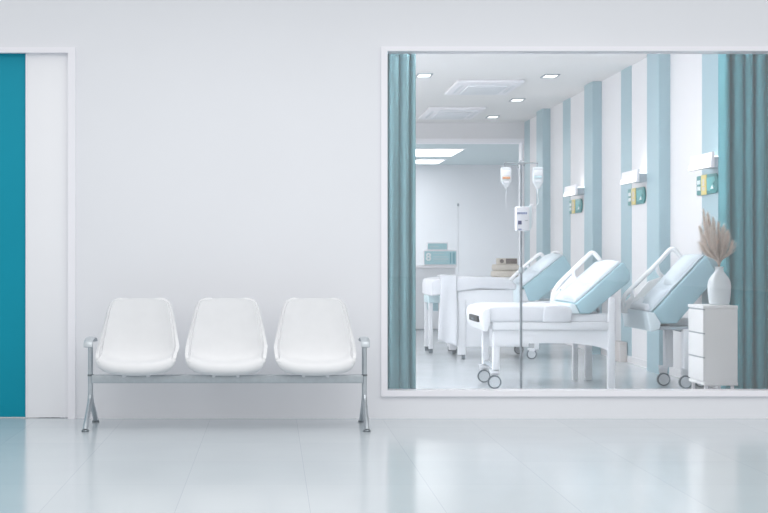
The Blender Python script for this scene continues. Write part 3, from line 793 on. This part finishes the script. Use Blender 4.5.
def iv_bag(xc, w_, y0, y1, ytip, stripe, label, m2, tube_to):
    t = thing('infusion_bag', (X(xc, Di), Di, Z(ytip, Di)), label, 'infusion bag', 'bags on the drip stand')
    a, b_ = X(xc - w_ / 2, Di), X(xc + w_ / 2, Di); cx = X(xc, Di)
    zt, zm, zp = Z(y0, Di), Z(y1, Di), Z(ytip, Di)
    o = MB().prism([(a + .006, zt), (b_ - .006, zt), (b_, zt - .012), (b_, zm), (cx + .012, zp), (cx - .012, zp), (a, zm), (a, zt - .012)], Di - .016, Di + .016, .006)
    o.build('bag', 'bag', t)
    MB().box(a + .008, b_ - .008, Di - .020, Di - .014, zt - .065, zt - .025, .002).build('label', 'bag_label', t)
    MB().box(a + .010, b_ - .010, Di - .022, Di - .013, Z(stripe + 1.2, Di), Z(stripe - 1.1, Di), .002).build('stripe', m2, t)
    MB().box(a + .02, b_ - .02, Di - .021, Di - .013, Z(stripe + 5.2, Di), Z(stripe + 3.6, Di), .002).build('print', 'bag_label', t)
    MB().tube([(cx, Di, zt - .004), (cx, Di, zb - .033)], .004, 8).build('hang_loop', 'bag_label', t)
    MB().tube([(cx, Di, zp), (cx, Di, zp - .03)], .005, 10).build('drip_chamber', 'bag', t)
    MB().tube(smooth_path([(cx, Di, zp - .028), (cx, Di, zp - .12), tube_to], 6), .0022, 8).build('drip_line', 'bag_label', t)
iv_bag(506.0, 10.2, 167.2, 181.6, 187.2, 178.0, 'drip bag with orange stripe on the left of the drip stand', 'orange', (X(506.6, Di), Di, Z(207, Di)))
iv_bag(537.7, 10.6, 167.2, 182.0, 189.0, 177.0, 'clear drip bag with pale print on the right of the drip stand', 'board_pale', (X(529, Di), Di - .02, Z(207, Di)))
pm = thing('infusion_pump', (X(521, Di), Di - .05, Z(231, Di)), 'white infusion pump with navy marks clamped on the drip stand', 'infusion pump')
MB().box(X(514.2, Di), X(527.2, Di), Di - .10, Di - .018, Z(231.0, Di), Z(207, Di), .008).build('case', 'pump', pm)
MB().prism([PX(527.2, 231, Di), PX(527.2, 206.5, Di), PX(529.8, 206, Di), PX(529.4, 228, Di)], Di - .09, Di - .02, .004).build('side_door', 'plastic_blue', pm)
cl_ = MB(); cl_.prism([PX(529.3, 226, Di), PX(529.0, 204.5, Di), PX(532.2, 204.5, Di), PX(531.2, 226, Di)], Di - .06, Di - .01, .004)
cl_.tube([(X(531, Di), Di - .03, Z(209.2, Di)), (X(535.8, Di), Di - .03, Z(209.2, Di))], .004, 8)
cl_.build('clamp', 'bag_label', pm)
for k in range(6):
    MB().box(X(515.0 + k * 1.65, Di), X(516.35 + k * 1.65, Di), Di - .104, Di - .098, Z(214.6, Di), Z(212.6, Di)).build('print', 'navy_soft', pm, smooth=False)
MB().box(X(515.8, Di), X(519.3, Di), Di - .104, Di - .098, Z(224.8, Di), Z(221.0, Di)).build('display', 'navy', pm, smooth=False)
MB().box(X(516.0, Di), X(519.2, Di), Di - .104, Di - .098, Z(230.3, Di), Z(229.0, Di)).build('button', 'navy_soft', pm, smooth=False)
MB().box(X(522.5, Di), X(525.5, Di), Di - .104, Di - .098, Z(221.2, Di), Z(220.4, Di)).build('print', 'grey', pm, smooth=False)

# ------------------------------------------------------------------ CABINET, VASE, PAMPAS
cd0, cd1 = 10.10, 10.47
cx0, cx1 = X(703.6, cd0), X(737.8, cd0)
cz0, cz1 = Z(385.6, cd0), Z(305.7, cd0)
cab = thing('drawer_cabinet', ((cx0 + cx1) / 2, (cd0 + cd1) / 2, 0), 'narrow white three drawer bedside cabinet in front of the teal curtain', 'cabinet')
MB().box(cx0 + .012, cx1, cd0 + .004, cd1 - .004, cz0 + .02, cz1 - .022, .002).build('carcass', 'cab', cab)
MB().box(cx0 - .004, cx1 + .002, cd0, cd1, cz1 - .022, cz1, .003).build('top', 'cab', cab)
MB().box(cx0 + .002, cx1 + .002, cd0, cd1, cz0, cz0 + .022, .003).build('bottom_board', 'cab', cab)
hs = (cz1 - .024 - cz0 - .03) / 3
for k in range(3):
    z0 = cz0 + .026 + k * hs
    d = MB(); d.box(cx0 - .002, cx0 + .014, cd0 + .004, cd1 - .006, z0 + .005, z0 + hs - .006, .003)
    dw = d.build('drawer', 'cab', cab)
    MB().box(cx0 + .002, cx0 + .012, cd0 + .012, cd1 - .014, z0 + hs - .008, z0 + hs + .004).build('gap_shade_strip', 'cab_gap_shade', dw, smooth=False)
for x in (cx0 + .025, cx1 - .03):
    for D in (cd0 + .03, cd1 - .04):
        MB().tube([(x, D, 0.0), (x, D, cz0 + .005)], .013, 12).build('leg', 'trim', cab)

Dv = 10.29
vx = X(719.2, Dv); vz = cz1
def vz_(y): return vz + (304.8 - y) * Dv / F
def vr(a, b): return (b - a) / 2 * Dv / F
vs = MB()
prof = [(vr(709.6, 728.8) * .9, vz), (vr(709.6, 728.8), vz + .004)]
for y, a, b in ((300, 708.8, 729.6), (293, 708.1, 730.2), (286, 707.7, 730.6), (281, 708.6, 729.8), (277, 710.6, 727.8), (274, 713.0, 725.4), (271.5, 714.8, 723.6), (269, 715.3, 723.1), (267.2, 714.9, 723.5), (266.6, 715.4, 723.0)):
    prof.append((vr(a, b), vz_(y)))
prof += [(vr(716.4, 722.0), vz_(266.9)), (vr(716.4, 722.0), vz_(275))]
vs.lathe(prof, vx, Dv, 48)
vo = vs.build('vase', 'vase', loc=(vx, Dv, vz)); tag(vo, 'white ceramic bottle vase standing on the white drawer cabinet', 'vase')

pg = thing('pampas_bunch', (vx, Dv, vz_(275)), 'bunch of beige dried pampas plumes standing in the white vase', 'dried grass')
rp = random.Random(21)
tips = [(704.2, 211, .02), (706.5, 214, -.03), (709.5, 217, .03), (712.5, 219.5, -.02), (715.5, 222, .05), (718.5, 224, .0), (721.5, 227, -.05), (724, 230, .04), (726.5, 233, -.02), (729, 238, .03), (730, 245, -.04), (702.5, 219, -.03), (702, 228, .05), (701.5, 237, -.05), (703, 245, .04), (708, 229, -.07), (714, 233, .08), (720, 237, -.08), (725, 243, .07), (711, 242, -.09), (717, 246, .09), (706, 239, .07)]
for i, (tx, ty, dy) in enumerate(tips):
    base = Vector((vx + rp.uniform(-.008, .008), Dv + rp.uniform(-.008, .008), vz_(272)))
    neck = Vector((vx + (X(tx, Dv) - vx) * .10, Dv + dy * .15, vz_(262)))
    tip = Vector((X(tx, Dv), Dv + dy, vz_(ty)))
    mid = (neck + tip) / 2 + Vector(((X(tx, Dv) - vx) * .16, dy * .1, 0))
    path = smooth_path([base, neck, mid, tip], 8)
    st_ = MB().tube(path, .002, 6).build('stem', 'stem', pg)
    b = MB(); bm = b.bm
    n = 480
    for k in range(n):
        f = .22 + .78 * (k / n)
        j = f * (len(path) - 1); a = int(j); q = j - a
        p = path[a].lerp(path[min(a + 1, len(path) - 1)], q)
        t_ = (path[min(a + 1, len(path) - 1)] - path[max(a - 1, 0)]).normalized()
        ang = rp.uniform(0, 2 * PI)
        s = t_.cross(Vector((math.cos(ang), math.sin(ang), .1))).normalized()
        fullness = math.sin(min(1, (f - .22) / .78) * PI) ** .7 * .021 + .005
        L = fullness * rp.uniform(.6, 2.0)
        e = p + s * L * .62 + t_ * L * 2.2
        m_ = p + s * L * .34 + t_ * L * .65
        wv = t_.cross(s) * rp.uniform(.0007, .0015)
        v1 = bm.verts.new(p - wv * .5); v2 = bm.verts.new(p + wv * .5)
        v3 = bm.verts.new(m_ + wv); v4 = bm.verts.new(m_ - wv); v5 = bm.verts.new(e)
        bm.faces.new((v1, v2, v3, v4)); bm.faces.new((v4, v3, v5))
    b.build('plume', 'pampas' if i % 3 else 'pampas_pale', pg, smooth=False)

# ------------------------------------------------------------------ LIGHT
wd = bpy.data.worlds.new('World'); scene.world = wd; wd.use_nodes = True
bg = wd.node_tree.nodes['Background']
_nt = wd.node_tree
_tc = _nt.nodes.new('ShaderNodeTexCoord'); _sx = _nt.nodes.new('ShaderNodeSeparateXYZ')
_cr = _nt.nodes.new('ShaderNodeValToRGB')
_nt.links.new(_tc.outputs['Generated'], _sx.inputs['Vector']); _nt.links.new(_sx.outputs['Z'], _cr.inputs['Fac'])
_cr.color_ramp.elements[0].position = 0.0; _cr.color_ramp.elements[0].color = (0.745, 0.755, 0.765, 1)
_cr.color_ramp.elements[1].position = 0.35; _cr.color_ramp.elements[1].color = (1.05, 1.055, 1.06, 1)
_nt.links.new(_cr.outputs['Color'], bg.inputs['Color'])
bg.inputs['Strength'].default_value = 0.97

def area(name, loc, rot, sx, sy, power, col=(1, 1, 1)):
    l = bpy.data.lights.new(name, 'AREA'); l.shape = 'RECTANGLE'; l.size = sx; l.size_y = sy
    l.energy = power; l.color = col
    o = bpy.data.objects.new(name, l); C.objects.link(o); o.location = loc; o.rotation_euler = rot
    return o
area('corridor_light', (0.9, 7.2, 3.6), (math.radians(-12), 0, 0), 5.0, 1.6, 75)
area('ward_overhead_fill', (0.9, 12.0, CEIL - .03), (0, 0, 0), 3.6, 2.6, 52)  # unseen overhead fill, added to light the near end of the ward
area('ward_left_overhead_fill', (0.0, 16.6, CEIL - .03), (0, 0, 0), 2.0, 7.0, 60)  # unseen overhead fill, added along the left of the ward
area('far_room_light', (1.0, 25.2, az - .06), (0, 0, 0), 2.0, 4.0, 150)

area('ward_front_fill', (-0.55, DW + WT + .06, 1.75), (math.radians(-90), 0, math.radians(0)), 1.7, 2.4, 98)  # added fill, out of view behind the partition; brightens the ward from the front
_l = area('ward_lintel_fill', (1.95, DW + WT + .05, 2.86), (math.radians(-72), 0, math.radians(-8)), 1.3, .4, 72); _l.data.spread = math.radians(98)  # added fill, hidden above the window; lifts the camera-facing bed sides
area('ward_side_fill', (-1.42, 15.4, 1.7), (0, math.radians(-90), 0), 2.6, 9.0, 82)  # added fill on the unseen left wall; brightens left-facing surfaces
# ------------------------------------------------------------------ CAMERA
cam = bpy.data.cameras.new('camera'); co = bpy.data.objects.new('camera', cam); C.objects.link(co)
co.location = (0, 0, H); co.rotation_euler = (PI / 2, 0, 0)
cam.sensor_width = 36.0; cam.lens = F / 768 * 36.0
cam.shift_x = (384 - VX) / 768.0; cam.shift_y = 0.0
cam.clip_end = 200
scene.camera = co
scene.view_settings.view_transform = 'Standard'
scene.view_settings.look = 'None'
scene.view_settings.exposure = 0.0
